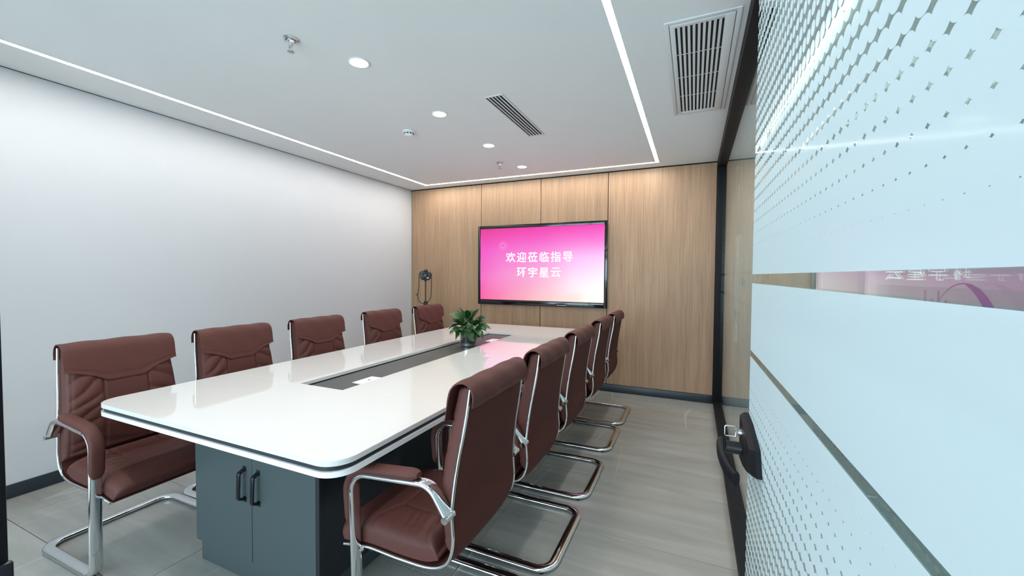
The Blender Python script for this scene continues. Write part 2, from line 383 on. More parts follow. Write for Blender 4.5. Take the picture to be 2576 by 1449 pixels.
for (a, b) in ((XL + .008, -2.5635), (-2.5555, -1.7345), (-1.7265, -.9165), (-.9085, XR - .002)):
    bx('wall_panel', 'wood', a, b, YB - .014, YB - .0005, .088, H - .012, .0012, 1, wb)
struct(bx('trim_back_top', 'black', XL + .004, XR, YB - .017, YB - .0002, H - .011, H - .001, .001, 1))
struct(bx('baseboard_back', 'base', XL + .012, XR, YB - .024, YB - .0005, .001, .086, .002))
struct(bx('baseboard_left', 'base', XL + .0005, XL + .012, YN + .001, YB - .002, .001, .082, .002))
struct(bx('trim_left_top', 'base', XL + .0005, XL + .003, YN + .001, YB - .016, H - .004, H - .0005, 0))

# ceiling: boards around the light channel
ce = struct(bx('ceiling', 'ceil', X0 - .12, X1 + .12, Y0 - .12, Y1 + .12, H + .012, H + .08, 0))
LL, LR, LB, HW, LN = -3.291, -.369, 4.569, .0165, .62
def cboard(a, b, c, d): bx('ceiling_board', 'ceil', a, b, c, d, H, H + .0119, 0, 1, ce)
cboard(X0 - .12, LL - HW, Y0, Y1 + .1); cboard(LR + HW, X1 + .1, Y0, Y1 + .1)
cboard(LL - HW, LR + HW, LB + HW, Y1 + .1); cboard(LL - HW, LR + HW, Y0, LN - HW)
cboard(LL + HW, LR - HW, LN + HW, LB - HW)
lc = thing('light_channel', 'thin white glowing light channel running round the ceiling in a rectangle', 'ceiling light', (0, 0, 0))
for (a, b, c, d) in ((LL - HW, LL + HW, LN - HW, LB + HW), (LR - HW, LR + HW, LN - HW, LB + HW), (LL + HW, LR - HW, LB - HW, LB + HW), (LL + HW, LR - HW, LN - HW, LN + HW)):
    bx('diffuser_strip', 'led', a + .001, b - .001, c + .001, d - .001, H + .001, H + .0115, 0, 1, lc)

# ---------------------------------------------------------------- door frame and glass partition
bm = bmesh.new(); box(bm, -.835, -.769, .10, .202, 0, 2.44, .003)
tf = struct(link('trim_1', mesh('trim_1', bm), 'black'))
bx('strike_keeper', 'handle', -.7725, -.7625, .168, .2045, .86, .985, .003, 2, tf)
struct(bx('trim_2', 'black', XR - .04, XR + .10, .10, .172, 0, 2.44, .003))
struct(bx('trim_3', 'black', -.769, XR - .04, .10, .202, 2.40, 2.44, .002))
# partition frame on the right-hand side
FX = XR + .092
struct(bx('trim_4', 'black', XR, FX, .172, YB - .0005, 2.455, H - .001, .003))        # header
struct(bx('trim_5', 'black', XR + .004, FX, .172, YB - .026, .001, .055, .003))       # sill
struct(bx('trim_6', 'black', XR, FX, YB - .10, YB - .018, .055, 2.455, .003))         # end post
GX = XR + .042
def win(name, y0, y1):
    g = bx(name, 'glass', GX, GX + .010, y0, y1, .050, 2.460, .0008, 1)
    struct(g); return g
film_p = film_mat('partition_film', 1.274, ((1.351, 1.368), (1.181, 1.197)), 2.3, .2, .004, .011)
wins = []
for i, (a, b) in enumerate(((.175, 1.088), (1.092, 2.046), (2.050, 3.004), (3.008, YB - .099))):
    g = win('window_%d' % (i + 1), a, b); wins.append(g)
    bm = bmesh.new(); vs = [bm.verts.new(v) for v in ((0, a + .002, .056), (0, b - .002, .056), (0, b - .002, 2.454), (0, a + .002, 2.454))]; bm.faces.new(vs)
    f = link('privacy_film', mesh('privacy_film', bm, 0), film_p, g, (GX + .0108, 0, 0))
    f['label'] = 'dotted frosted film with two clear strips'
    # small printed emblem in the frosted band: a crescent and a few strokes
    cyy = (a + b) / 2 if i else .553; bm = bmesh.new()
    out = []; inn = []
    for k in range(15):
        t = math.radians(20 + 165 * k / 14); wd = .0012 + .011 * max(0, math.sin(PI * min(1, max(0, (k - 6) / 8.3))))
        out.append(bm.verts.new((0, cyy + .060 * math.cos(t), 1.277 + .060 * math.sin(t))))
        inn.append(bm.verts.new((0, cyy + (.060 - wd) * math.cos(t), 1.277 + (.060 - wd) * math.sin(t))))
    for k in range(14): bm.faces.new((out[k], out[k + 1], inn[k + 1], inn[k]))
    e = link('printed_emblem', mesh('printed_emblem', bm, 0), 'purple' if i < 1 else 'grey_print', g, (GX - .0006, 0, 0))
    bm = bmesh.new()
    for k in range(4): box(bm, -.0003, .0003, cyy + .030 + k * .014, cyy + .033 + k * .014, 1.285, 1.318 + .010 * (k % 2), 0)
    link('printed_stroke', mesh('printed_stroke', bm, 0), 'dim_print' if i < 1 else 'grey_print', g, (GX - .0006, 0, 0))

# ---------------------------------------------------------------- open glass door
DA = math.radians(1.0)
door = bpy.data.objects.new('door_1', None); COL.objects.link(door); door['kind'] = 'structure'
door.location = (.1455, .215, 0); door.rotation_euler = (0, 0, DA)      # local +y runs to the free edge
DW = .917
bm = bmesh.new(); box(bm, 0, .010, 0, DW, .012, 2.395, .0012, 1); link('glass_pane', mesh('glass_pane', bm), 'glass', door)
film_d = film_mat('door_film', 1.257, ((1.3262, 1.3475), (1.151, 1.1655)), 2.3, .1, .3035 - .215, 1.4698)
bm = bmesh.new(); bm.faces.new([bm.verts.new(v) for v in ((0, .001, .014), (0, DW - .0012, .014), (0, DW - .0012, 2.393), (0, .001, 2.393))])
f = link('privacy_film', mesh('privacy_film', bm, 0), film_d, door, (-.0008, 0, 0)); f['label'] = 'frosted film fading into dots above and below'
# lock plate, lever, key
def door_lock():
    root = bpy.data.objects.new('door_lock', None); COL.objects.link(root); root.parent = door; root.location = (-.0012, DW - .075, .95)
    prof = [(.075, .062), (.0, .058), (-.100, .036), (-.128, -.010), (-.060, -.034), (.015, -.050), (.075, -.055)]
    bm = bmesh.new(); lay = []
    for (x, s) in ((-.0002, 1), (-.010, 1), (-.019, .86)):
        lay.append([bm.verts.new((x, p[0] * s if p[0] < .07 else p[0], p[1] * s)) for p in prof])
    for a, b in zip(lay, lay[1:]):
        for i in range(len(prof)): j = (i + 1) % len(prof); bm.faces.new((a[i], a[j], b[j], b[i]))
    bm.faces.new(lay[0]); bm.faces.new(lay[-1])
    link('lock_plate', mesh('lock_plate', bm, 30), 'black', root)
    tube('lever_neck', 'plastic_black', [(-.0195, .030, -.012), (-.034, .030, -.012), (-.052, .030, -.012)], .0145, root, 18)
    bm = bmesh.new()
    path = catmull([(-.060, .052, -.012), (-.064, .030, -.012), (-.065, -.010, -.012), (-.062, -.060, -.014), (-.055, -.095, -.018), (-.045, -.120, -.022)], 5)
    sweep(bm, path, .0155, .0075, (0, 0, 1), 12, 3.0); link('lever_handle', mesh('lever_handle', bm, 50), 'black', root)
    bm = bmesh.new(); sweep(bm, [Vector((-.0195, .030, .026)), Vector((-.027, .030, .026))], .0085, .0085, (0, 1, 0), 14)
    link('key_cylinder', mesh('key_cylinder', bm, 40), 'steel', root)
    bm = bmesh.new()
    pth = fillet([(-.026, .030, .026, 0), (-.031, .030, .026, 0), (-.031, .030, .038, .003), (-.054, .030, .038, .003), (-.054, .030, .014, .003), (-.031, .030, .014, .003), (-.031, .030, .025, 0)], 3)
    sweep(bm, pth, .0012, .0016, (0, 1, 0), 6); link('key', mesh('key', bm, 40), 'steel', root)
    return root
door_lock()

# ================================================================ TABLE
TX0, TX1, TY0, TY1, TZ = -2.462, -.984, .905, 4.358, .76
WX0, WX1, WY0, WY1 = -1.902, -1.600, 1.519, 3.715
tb = thing('conference_table', 'long white gloss meeting table with dark centre channel and charcoal pedestal', 'table', ((TX0 + TX1) / 2, (TY0 + TY1) / 2, 0))
ox, oy = tb.location.x, tb.location.y
def arc_rect(x0, x1, y0, y1, rad, corners):
    """outline with chosen rounded corners: corners = set of (sx, sy)"""
    pts = []
    for (cx, cy, a0, key) in ((x1, y1, 0, (1, 1)), (x0, y1, 90, (-1, 1)), (x0, y0, 180, (-1, -1)), (x1, y0, 270, (1, -1))):
        if key in corners:
            ccx = cx - key[0] * rad; ccy = cy - key[1] * rad
            for k in range(9):
                a = math.radians(a0 + 90 * k / 8); pts.append((ccx + rad * math.cos(a), ccy + rad * math.sin(a)))
        else: pts.append((cx, cy))
    return pts
def slab(name, m, pts, z0, z1, bev=0, parent=None, seg=2):
    bm = bmesh.new(); v0 = [bm.verts.new((x - ox, y - oy, z0)) for x, y in pts]; v1 = [bm.verts.new((x - ox, y - oy, z1)) for x, y in pts]
    bm.faces.new(v0[::-1]); top = bm.faces.new(v1)
    for i in range(len(pts)): j = (i + 1) % len(pts); bm.faces.new((v0[i], v0[j], v1[j], v1[i]))
    if bev: bmesh.ops.bevel(bm, geom=list(top.edges), offset=bev, segments=seg, affect='EDGES')
    return link(name, mesh(name, bm, 35), m, parent)
R = .085; g = .0006; XM = (WX0 + WX1) / 2
YM = (WY0 + WY1) / 2
z0, z1 = .742, TZ
slab('top_panel', 'gloss_white', arc_rect(TX0, TX1, TY0, WY0 - g, R, {(-1, -1), (1, -1)}), z0, z1, .0016, tb)
slab('top_panel', 'gloss_white', arc_rect(TX0, TX1, WY1 + g, TY1, R, {(-1, 1), (1, 1)}), z0, z1, .0016, tb)
for (a, b) in ((TX0, WX0), (WX1, TX1)):
    for (c, d) in ((WY0 + g, YM - g), (YM + g, WY1 - g)):
        slab('top_panel', 'gloss_white', arc_rect(a, b, c, d, R, set()), z0, z1, .0008, tb)
def ring_slab(name, m, ins, zz0, zz1, bev=0):
    """continuous layer under the top, with the well cut through it (built as four mitred pieces in one mesh)"""
    outer = arc_rect(TX0 + ins, TX1 - ins, TY0 + ins, TY1 - ins, R - ins * .5, {(1, 1), (-1, 1), (-1, -1), (1, -1)})
    inner = []
    cx, cy = (WX0 + WX1) / 2, (WY0 + WY1) / 2
    hx, hy = (WX1 - WX0) / 2, (WY1 - WY0) / 2
    for (x, y) in outer:
        dx, dy = (x - cx) / ((TX1 - TX0) / 2 - ins), (y - cy) / ((TY1 - TY0) / 2 - ins)
        k = 1 / max(abs(dx), abs(dy)); inner.append((cx + dx * k * hx, cy + dy * k * hy))
    bm = bmesh.new(); L4 = []
    for pts in (outer, inner):
        for z in (zz0, zz1): L4.append([bm.verts.new((x - ox, y - oy, z)) for x, y in pts])
    o0, o1, i0, i1 = L4; n = len(outer)
    for i in range(n):
        j = (i + 1) % n
        bm.faces.new((o0[i], o0[j], o1[j], o1[i])); bm.faces.new((i0[j], i0[i], i1[i], i1[j]))
        bm.faces.new((o1[i], o1[j], i1[j], i1[i])); bm.faces.new((o0[j], o0[i], i0[i], i0[j]))
    return link(name, mesh(name, bm, 35), m, tb)
ring_slab('dark_band', 'dark_band', .008, .7245, .7415)
ring_slab('lower_slab', 'edge_white', 0, .706, .724)
o = bx('channel_tray', 'tray', WX0 - ox + .010, WX1 - ox - .002, WY0 - oy + .002, WY1 - oy - .002, .722, .738, .001, 1, tb)
bx('channel_underside', 'groove', WX0 - ox, WX1 - ox, WY0 - oy, WY1 - oy, .708, .7215, 0, 1, tb)
# pedestals: near one has a pair of doors
PX0, PX1 = -2.120, -1.318
CX = (PX0 + PX1) / 2
def pedestal(yf, yr, s):
    """yf = door face, yr = inner end; s = +1 when the doors face -y"""
    ya, yb = min(yf, yr), max(yf, yr)
    dy0, dy1 = (yf, yf + .018) if s > 0 else (yf - .018, yf)
    body0, body1 = (yf + .019, yr) if s > 0 else (yr, yf - .019)
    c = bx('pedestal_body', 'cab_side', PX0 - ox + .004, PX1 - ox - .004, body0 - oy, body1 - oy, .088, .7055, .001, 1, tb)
    k0, k1 = (yf + .006, yr - .03) if s > 0 else (yr + .03, yf - .006)
    bx('plinth', 'cab', PX0 - ox + .030, PX1 - ox - .030, k0 - oy, k1 - oy, .0, .087, .001, 1, tb)
    for (a, b, hx) in ((PX0, CX - .0015, CX - .045), (CX + .0015, PX1 - .020, CX + .045)):
        d = bx('cabinet_door', 'cab', a - ox, b - ox, dy0 - oy, dy1 - oy, .090, .704, .0012, 1, tb)
        yo = (dy0 if s > 0 else dy1) - oy; q = -1 if s > 0 else 1
        pth = fillet([(hx - ox, yo, .497, 0), (hx - ox, yo + q * .026, .484, .010), (hx - ox, yo + q * .030, .376, .010), (hx - ox, yo, .363, 0)], 4)
        # bow handle: flat oval bar
        bm = bmesh.new(); sweep(bm, pth, .0105, .0060, (1, 0, 0), 10, 2.5)
        box(bm, hx - ox - .010, hx - ox + .010, min(yo, yo + q * .002), max(yo, yo + q * .002), .486, .508, 0)
        box(bm, hx - ox - .010, hx - ox + .010, min(yo, yo + q * .002), max(yo, yo + q * .002), .352, .374, 0)
        link('bow_handle', mesh('bow_handle', bm, 40), 'handle', d)
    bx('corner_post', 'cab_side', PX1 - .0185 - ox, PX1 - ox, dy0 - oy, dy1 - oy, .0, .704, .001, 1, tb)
pedestal(1.130, 1.620, 1)
pedestal(4.130, 3.640, -1)
bx('modesty_beam', 'cab_side', CX - .22 - ox, CX + .22 - ox, 1.6205 - oy, 3.6395 - oy, .06, .7055, .001, 1, tb)

# sockets in the channel
for k, (ya, lab) in enumerate(((1.692, 'white flip-top socket box in the table channel at the near end'), (3.270, 'white flip-top socket box in the table channel beyond the potted plant'))):
    t = thing('socket_box', lab, 'socket', (-1.680, ya + .08, .738), 0, 'socket boxes in the table channel')
    bx('box_rim', 'steel', -.040, .040, -.080, .080, .0003, .003, .001, 1, t)
    bx('flap', 'white_plastic', -.036, .036, -.076, .076, .0031, .0055, .001, 1, t)
    bx('latch', 'plastic_black', .008, .014, -.006, .012, .0056, .0068, .0003, 1, t)

# ================================================================ CHAIRS
def chair_proto():
    t = thing('office_chair', '', 'chair')
    # chromed cantilever tube, one bend after another: arm, front leg, floor rail, rear bar, and back up
    V = .263
    side = [(.150, V, .575, 0), (.215, V, .668, .07), (.545, V, .640, .070), (.525, V, .0135, .055)]
    left = side + [(.025, V, .0135, .075)]
    right = [(x, -y, z, r) for (x, y, z, r) in left][::-1]
    path = fillet(left + right, 8)
    bm = bmesh.new(); sweep(bm, path, .0235, .0105, (0, 1, 0), 14, 2.6)
    link('tube_frame', mesh('tube_frame', bm, 50), 'chrome', t)
    # side rods
    rod = catmull([(.098, 0, .975), (.112, 0, .86), (.136, 0, .72), (.150, 0, .58), (.146, 0, .475), (.170, 0, .405), (.235, 0, .372), (.36, 0, .366), (.50, 0, .368), (.612, 0, .350)], 7)
    hw = lambda z: .243 - .026 * max(0, min(1, (z - .58) / .40))
    for s in (-1, 1):
        bm = bmesh.new(); sweep(bm, [p + Vector((0, s * hw(p.z), 0)) for p in rod], .0065, .0055, (0, 1, 0), 10)
        link('side_rod', mesh('side_rod', bm, 50), 'chrome', t)
    # normals of the rod line pointing to the sitter
    n = len(rod); T = [(rod[min(i + 1, n - 1)] - rod[max(i - 1, 0)]).normalized() for i in range(n)]
    Nn = [Vector((-q.z, 0, q.x)) for q in T]          # rotate +90 in xz
    Nn = [v if v.dot(Vector((1, 0, .6))) > 0 else -v for v in Nn]
    # rear shell
    bm = bmesh.new(); NV = 14; W = .224; g0 = []; g1 = []
    for i in range(n):
        a = []; b = []
        for j in range(NV + 1):
            W = hw(rod[i].z) - .008; v = -W + 2 * W * j / NV; bulge = -.014 * (1 - (v / W) ** 4) * math.sin(PI * min(1, i / (n - 1) * 1.05)) ** .5 if 0 < i < n - 1 else 0
            p = rod[i] + Vector((0, v, 0))
            a.append(bm.verts.new(p + Nn[i] * bulge - Nn[i] * .003)); b.append(bm.verts.new(p + Nn[i] * .004))
        g0.append(a); g1.append(b)
    for i in range(n - 1):
        for j in range(NV):
            bm.faces.new((g0[i][j], g0[i][j + 1], g0[i + 1][j + 1], g0[i + 1][j])); bm.faces.new((g1[i][j + 1], g1[i][j], g1[i + 1][j], g1[i + 1][j + 1]))
        bm.faces.new((g0[i][0], g0[i + 1][0], g1[i + 1][0], g1[i][0])); bm.faces.new((g0[i + 1][NV], g0[i][NV], g1[i][NV], g1[i + 1][NV]))
    for i in (0, n - 1):
        for j in range(NV): bm.faces.new((g0[i][j], g1[i][j], g1[i][j + 1], g0[i][j + 1]))
    link('rear_shell', mesh('rear_shell', bm, 50), 'brown_back', t)
    # cushion builder on an arbitrary centre line
    def cushion(name, line, nor, thick, W, detail, NVc=76, m='brown'):
        bm = bmesh.new(); k = len(line); top = []; bot = []
        for i in range(k):
            s = i / (k - 1); a = []; b = []; W = hw(line[i].z) - .007
            for j in range(NVc + 1):
                f = -1 + 2 * j / NVc; f = math.copysign(1 - (1 - abs(f)) ** 1.25, f); v = W * f
                e = (1 - abs(f) ** 7) ** .5 if abs(f) < 1 else 0
                es = min(1, (min(s, 1 - s) / .035)) ** .5
                h = thick(s) * (.42 + .58 * e) * (.35 + .65 * es) + detail(s, v, line[i]) * e * es
                p = line[i] + Vector((0, v, 0)); a.append(bm.verts.new(p + nor[i] * (h + .0045)))
                b.append(bm.verts.new(p + nor[i] * .0045))
            top.append(a); bot.append(b)
        for i in range(k - 1):
            for j in range(NVc): bm.faces.new((top[i][j], top[i + 1][j], top[i + 1][j + 1], top[i][j + 1]))
            bm.faces.new((bot[i][0], bot[i + 1][0], top[i + 1][0], top[i][0])); bm.faces.new((top[i][NVc], top[i + 1][NVc], bot[i + 1][NVc], bot[i][NVc]))
            bm.faces.new([bot[i][0], bot[i][NVc], bot[i + 1][NVc], bot[i + 1][0]])
        bm.faces.new(bot[0][:1] + top[0] + bot[0][-1:]); bm.faces.new((bot[k - 1][:1] + top[k - 1] + bot[k - 1][-1:])[::-1])
        for r_ in bot:
            for v_ in r_[1:-1]: bm.verts.remove(v_)
        return link(name, mesh(name, bm, 60), m, t)
    def resample(pts, nn):
        L_ = [0]
        for a, b in zip(pts, pts[1:]): L_.append(L_[-1] + (b - a).length)
        out = []
        for i in range(nn):
            d = L_[-1] * i / (nn - 1); k = 0
            while k < len(L_) - 2 and L_[k + 1] < d: k += 1
            out.append(pts[k].lerp(pts[k + 1], (d - L_[k]) / max(1e-9, L_[k + 1] - L_[k])))
        return out
    def normals(line, ref):
        k = len(line); out = []
        for i in range(k):
            q = (line[min(i + 1, k - 1)] - line[max(i - 1, 0)]).normalized(); v = Vector((-q.z, 0, q.x)); out.append(v if v.dot(ref) > 0 else -v)
        return out
    def gr(d, wd): return math.exp(-(d / wd) ** 2)
    # backrest cushion
    bl = resample([p for p in rod if p.z > .435 and p.x < .20][:], 112)
    bn = normals(bl, Vector((1, 0, .3)))
    def bd(s, v, p):
        z = p.z; av = abs(v); h = 0
        # yoke seam: flat in the middle, rising in a curve to the sides
        zs = .800 if av < .085 else .800 + .062 * min(1, ((av - .085) / .135)) ** .62
        h -= .0075 * gr(z - zs, .0045) + .003 * gr(z - zs + .014, .003)
        if z > zs: h += .004
        if z < zs:
            h -= .006 * gr(av - .092, .004)                      # panel seams
            if av > .092:
                u = (av - .092) / .14; fan = z * 82 + u * (6.5 if z > .62 else 2.5) + .6 * math.sin(v * 22)
                amp = .0042 * math.sin(PI * min(1, u * .95 + .05)) ** .6 * (1 - .45 * gr(z - .56, .05))
                h += amp * 1.25 * (abs(math.sin(fan * .62 + .5 * math.sin(z * 37 + 3 * v))) ** .65 * 2 - 1.2)
            h -= .004 * gr(hw(z) - .026 - av, .003)
            if av <= .092: h += .0012 * math.sin(z * 90 + v * 30) * gr(z - .5, .08)
        return h
    cushion('backrest_cushion', bl, bn, lambda s: .040 + .030 * math.sin(PI * min(1, .15 + s * .8)), .222, bd)
    # seat cushion
    seat_line = catmull([(.205, 0, .395), (.26, 0, .376), (.36, 0, .371), (.50, 0, .373), (.612, 0, .357)], 20)
    sl = resample(seat_line, 72)
    sn = normals(sl, Vector((0, 0, 1)))
    for i in range(len(sn)):                                   # roll the front edge over
        f = i / (len(sn) - 1)
        if f > .80: a = (f - .80) / .20 * .95; sn[i] = Vector((math.sin(a), 0, math.cos(a)))
    def sd(s, v, p):
        av = abs(v); h = 0
        h -= .006 * gr(av - .10, .004) * (1 if s < .62 else 0)
        sx = .62 + (.10 * min(1, (av - .10) / .1) if av > .10 else 0)
        h -= .006 * gr(s - sx, .012)
        if av > .10 and s < sx:
            u = (av - .10) / .13; h += .0062 * math.sin(PI * min(1, u + .05)) ** .6 * (abs(math.sin(s * 31 + u * 2.5 + .5 * math.sin(s * 17))) ** .6 * 2 - 1.25) * (1 - s)
        return h
    cushion('seat_cushion', sl, sn, lambda s: .084 - .030 * max(0, (s - .86) / .14) ** 2, .224, sd)
    # headrest cover folded over the top
    bm = bmesh.new(); Wc = .229
    fold = catmull([(.200, 0, .805), (.194, 0, .845), (.186, 0, .89), (.178, 0, .93), (.166, 0, .970), (.142, 0, .992), (.112, 0, .995), (.090, 0, .980), (.081, 0, .952), (.083, 0, .918)], 5)
    fn = normals(fold, Vector((0, 0, 1)))
    cen = Vector((.13, 0, .93)); fn = [v if v.dot(p - cen) > 0 else -v for v, p in zip(fn, fold)]
    ga = []; gb = []
    for i, p in enumerate(fold):
        a = []; b = []
        for j in range(25):
            f = -1 + j / 12; v = Wc * math.copysign(1 - (1 - abs(f)) ** 1.3, f)
            av = abs(v); zl = (.800 if av < .085 else .800 + .062 * min(1, ((av - .085) / .135)) ** .62) + .002
            q = Vector(p)
            if i < 16 and p.z < .93: q.z = .93 - (.93 - p.z) * (.93 - zl) / .125; q.x = .178 + (.93 - q.z) * .18
            pf = .0035 * (1 - f ** 6); wv = .0015 * math.sin(j * .9 + i * .3) + (-.002 * gr(abs(v) - .236, .005)) - .002 * gr(i - 3, .8) - .002 * gr(i - (len(fold) - 3), .8)
            a.append(bm.verts.new(q + Vector((0, v, 0)) + fn[i] * (pf + wv))); b.append(bm.verts.new(q + Vector((0, v, 0)) - fn[i] * .004))
        ga.append(a); gb.append(b)
    nf = len(fold)
    for i in range(nf - 1):
        for j in range(24):
            bm.faces.new((ga[i][j], ga[i][j + 1], ga[i + 1][j + 1], ga[i + 1][j])); bm.faces.new((gb[i][j + 1], gb[i][j], gb[i + 1][j], gb[i + 1][j + 1]))
        for j in (0, 24): bm.faces.new((ga[i][j], ga[i + 1][j], gb[i + 1][j], gb[i][j]))
    for i in (0, nf - 1):
        for j in range(24): bm.faces.new((ga[i][j], gb[i][j], gb[i][j + 1], ga[i][j + 1]))
    link('headrest_cover', mesh('headrest_cover', bm, 50), 'brown', t)
    # arm pads wrap the top and the front bend of the tube
    for s in (-1, 1):
        ap = fillet([(.262, s * V, .6905 - .004, 0), (.568, s * V, .6615 - .004, .088), (.5515, s * V, .455, 0)], 10)
        ap2 = resample(ap, 30); bm = bmesh.new()
        sweep(bm, ap2, .0262, .0150, (0, 1, 0), 14, 3.0, True, lambda f: (.55 + .45 * min(1, min(f, 1 - f) / .06) ** .5))
        link('armrest_pad', mesh('armrest_pad', bm, 50), 'brown', t)
        # clamp joining arm tube and side rod
        bm = bmesh.new(); sweep(bm, [Vector((.163, s * .260, .592)), Vector((.156, s * .252, .585)), Vector((.1485, s * .245, .580))], .008, .011, (0, 0, 1), 10, 2.5)
        bmesh.ops.create_cone(bm, cap_ends=True, segments=16, radius1=.012, radius2=.012, depth=.050, matrix=Matrix.Translation((.150, s * .263, .574)) @ Matrix.Rotation(PI / 2, 4, 'X'))
        link('arm_clamp', mesh('arm_clamp', bm, 40), 'chrome', t)
        bm = bmesh.new(); sweep(bm, [Vector((.529, s * .256, .355)), Vector((.527, s * .250, .357)), Vector((.520, s * .243, .360))], .010, .008, (1, 0, 0), 10, 2.5)
        link('seat_bracket', mesh('seat_bracket', bm, 40), 'chrome', t)
        for xx in (.065, .49):
            bm = bmesh.new(); lathe(bm, [(0, .0), (.012, .0), (.0125, .002), (.010, .0045), (0, .0045)], 14, (xx, s * V, -.0005)); link('foot_pad', mesh('foot_pad', bm, 40), 'rubber', t)
    bm = bmesh.new(); sweep(bm, [Vector((.50, -.232, .350)), Vector((.50, .232, .350))], .011, .008, (1, 0, 0), 10, 2.5)
    link('cross_bar', mesh('cross_bar', bm, 40), 'plastic_black', t)
    return t
chair = chair_proto()
LG, RG = 'brown chairs along the white wall', 'brown chairs along the glass side'
chairs = [
    (-2.885, 1.120, 0.5, 'brown cantilever chair nearest the camera by the white wall, arm and seat in view', LG),
    (-2.862, 1.697, 1.0, 'second brown chair from the camera along the white wall, behind the table corner', LG),
    (-2.862, 2.345, 0, 'brown chair third along the white wall, the middle one of that row', LG),
    (-2.862, 3.085, 0, 'brown chair fourth along the white wall, just before the one in the wood corner', LG),
    (-2.862, 3.835, -1, 'brown chair farthest along the white wall, in front of the camera tripod', LG),
    (-.545, 1.345, 180, 'big brown chair nearest the camera on the glass side, seen from behind with chrome armrest', RG),
    (-.540, 1.970, 180, 'second brown chair on the glass side, its chrome sled base fully in view', RG),
    (-.545, 2.630, 180, 'brown chair third along the glass side, the middle one of that row', RG),
    (-.548, 3.360, 180, 'brown chair fourth along the glass side, mostly hidden behind the third', RG),
    (-.548, 3.970, 180, 'brown chair farthest along the glass side, nearest the wood wall', RG)]
for i, (x, y, a, lab, gp) in enumerate(chairs):
    if i == 0:
        chair.location = (x, y, .0015); chair.rotation_euler = (0, 0, math.radians(a)); chair['label'] = lab; chair['group'] = gp
    else: dup(chair, (x, y, .0015), math.radians(a), lab, gp)

# ================================================================ WALL SCREEN
SX0, SX1, SZ0, SZ1, SY = -2.579, -.903, .972, 1.974, YB - .060
tv = thing('wall_display', 'large black-framed display on the wood wall showing a pink welcome slide', 'screen', ((SX0 + SX1) / 2, YB - .016, SZ0))
cx0, cz0 = tv.location.x, tv.location.z; cy0 = tv.location.y
def tvbox(name, m, x0, x1, y0, y1, z0, z1, bev=.002): return bx(name, m, x0 - cx0, x1 - cx0, y0 - cy0, y1 - cy0, z0 - cz0, z1 - cz0, bev, 2, tv)
tvbox('housing', 'plastic_black', SX0 + .015, SX1 - .015, SY + .012, YB - .0165, SZ0 + .015, SZ1 - .015, .004)
bm = bmesh.new()
for (a, b, c, d) in ((SX0, SX0 + .034, SZ0, SZ1), (SX1 - .036, SX1, SZ0, SZ1), (SX0 + .034, SX1 - .036, SZ1 - .040, SZ1), (SX0 + .034, SX1 - .036, SZ0, SZ0 + .056)):
    box(bm, a - cx0, b - cx0, SY - cy0, SY + .014 - cy0, c - cz0, d - cz0, .0025, 2)
link('bezel', mesh('bezel', bm, 30), 'tv_black', tv)
tvbox('outer_trim', 'handle', SX0 - .006, SX1 + .006, SY + .006, SY + .020, SZ0 - .008, SZ0 - .0005, .002)
scr = tvbox('screen_panel', 'screen', SX0 + .0345, SX1 - .0365, SY + .004, SY + .011, SZ0 + .0565, SZ1 - .0405, 0)
tvbox('button_strip', 'steel', -1.50, -1.38, SY - .001, SY + .001, SZ0 + .010, SZ0 + .013, 0)
for i in range(6): tvbox('front_port', 'handle', -1.34 + i * .05, -1.31 + i * .05, SY - .001, SY + .001, SZ0 + .010, SZ0 + .020, 0)
def text_line(s, x0, pitch, size, zc):
    for k, ch in enumerate(s):
        cu = bpy.data.curves.new('glyph', 'FONT'); cu.body = ch; cu.size = size; cu.align_x = 'CENTER'; cu.extrude = .0004; cu.offset = .0006; cu.resolution_u = 2
        to = bpy.data.objects.new('glyph', cu); COL.objects.link(to)
        dg = bpy.context.evaluated_depsgraph_get(); me = bpy.data.meshes.new_from_object(to.evaluated_get(dg))
        bpy.data.objects.remove(to)
        xs_ = [v.co.x for v in me.vertices]; ys_ = [v.co.y for v in me.vertices]
        if not xs_: continue
        my = (min(ys_) + max(ys_)) / 2
        for v in me.vertices: v.co.y -= my
        me.materials.clear()
        link('screen_character', me, 'screen_text', tv, (x0 + k * pitch - cx0, SY + .0028 - cy0, zc - cz0), (PI / 2, 0, 0))
text_line('欢迎莅临指导', -2.178 + .064, .1485, .134, 1.566)
text_line('环宇星云', -2.028 + .064, .1485, .134, 1.378)
bm = bmesh.new()
for k in range(14):
    a = 2 * PI * k / 14
    for (r0, r1) in ((.020, .032), (.042, .058)):
        d = Vector((math.cos(a), 0, math.sin(a))); nrm = Vector((-d.z, 0, d.x)) * .0016
        c = Vector((-2.222 - cx0, SY + .0032 - cy0, 1.715 - cz0))
        bm.faces.new([bm.verts.new(c + q) for q in (d * r0 - nrm, d * r1 - nrm, d * r1 + nrm, d * r0 + nrm)])
link('firework_graphic', mesh('firework_graphic', bm, 0), 'spark', tv)

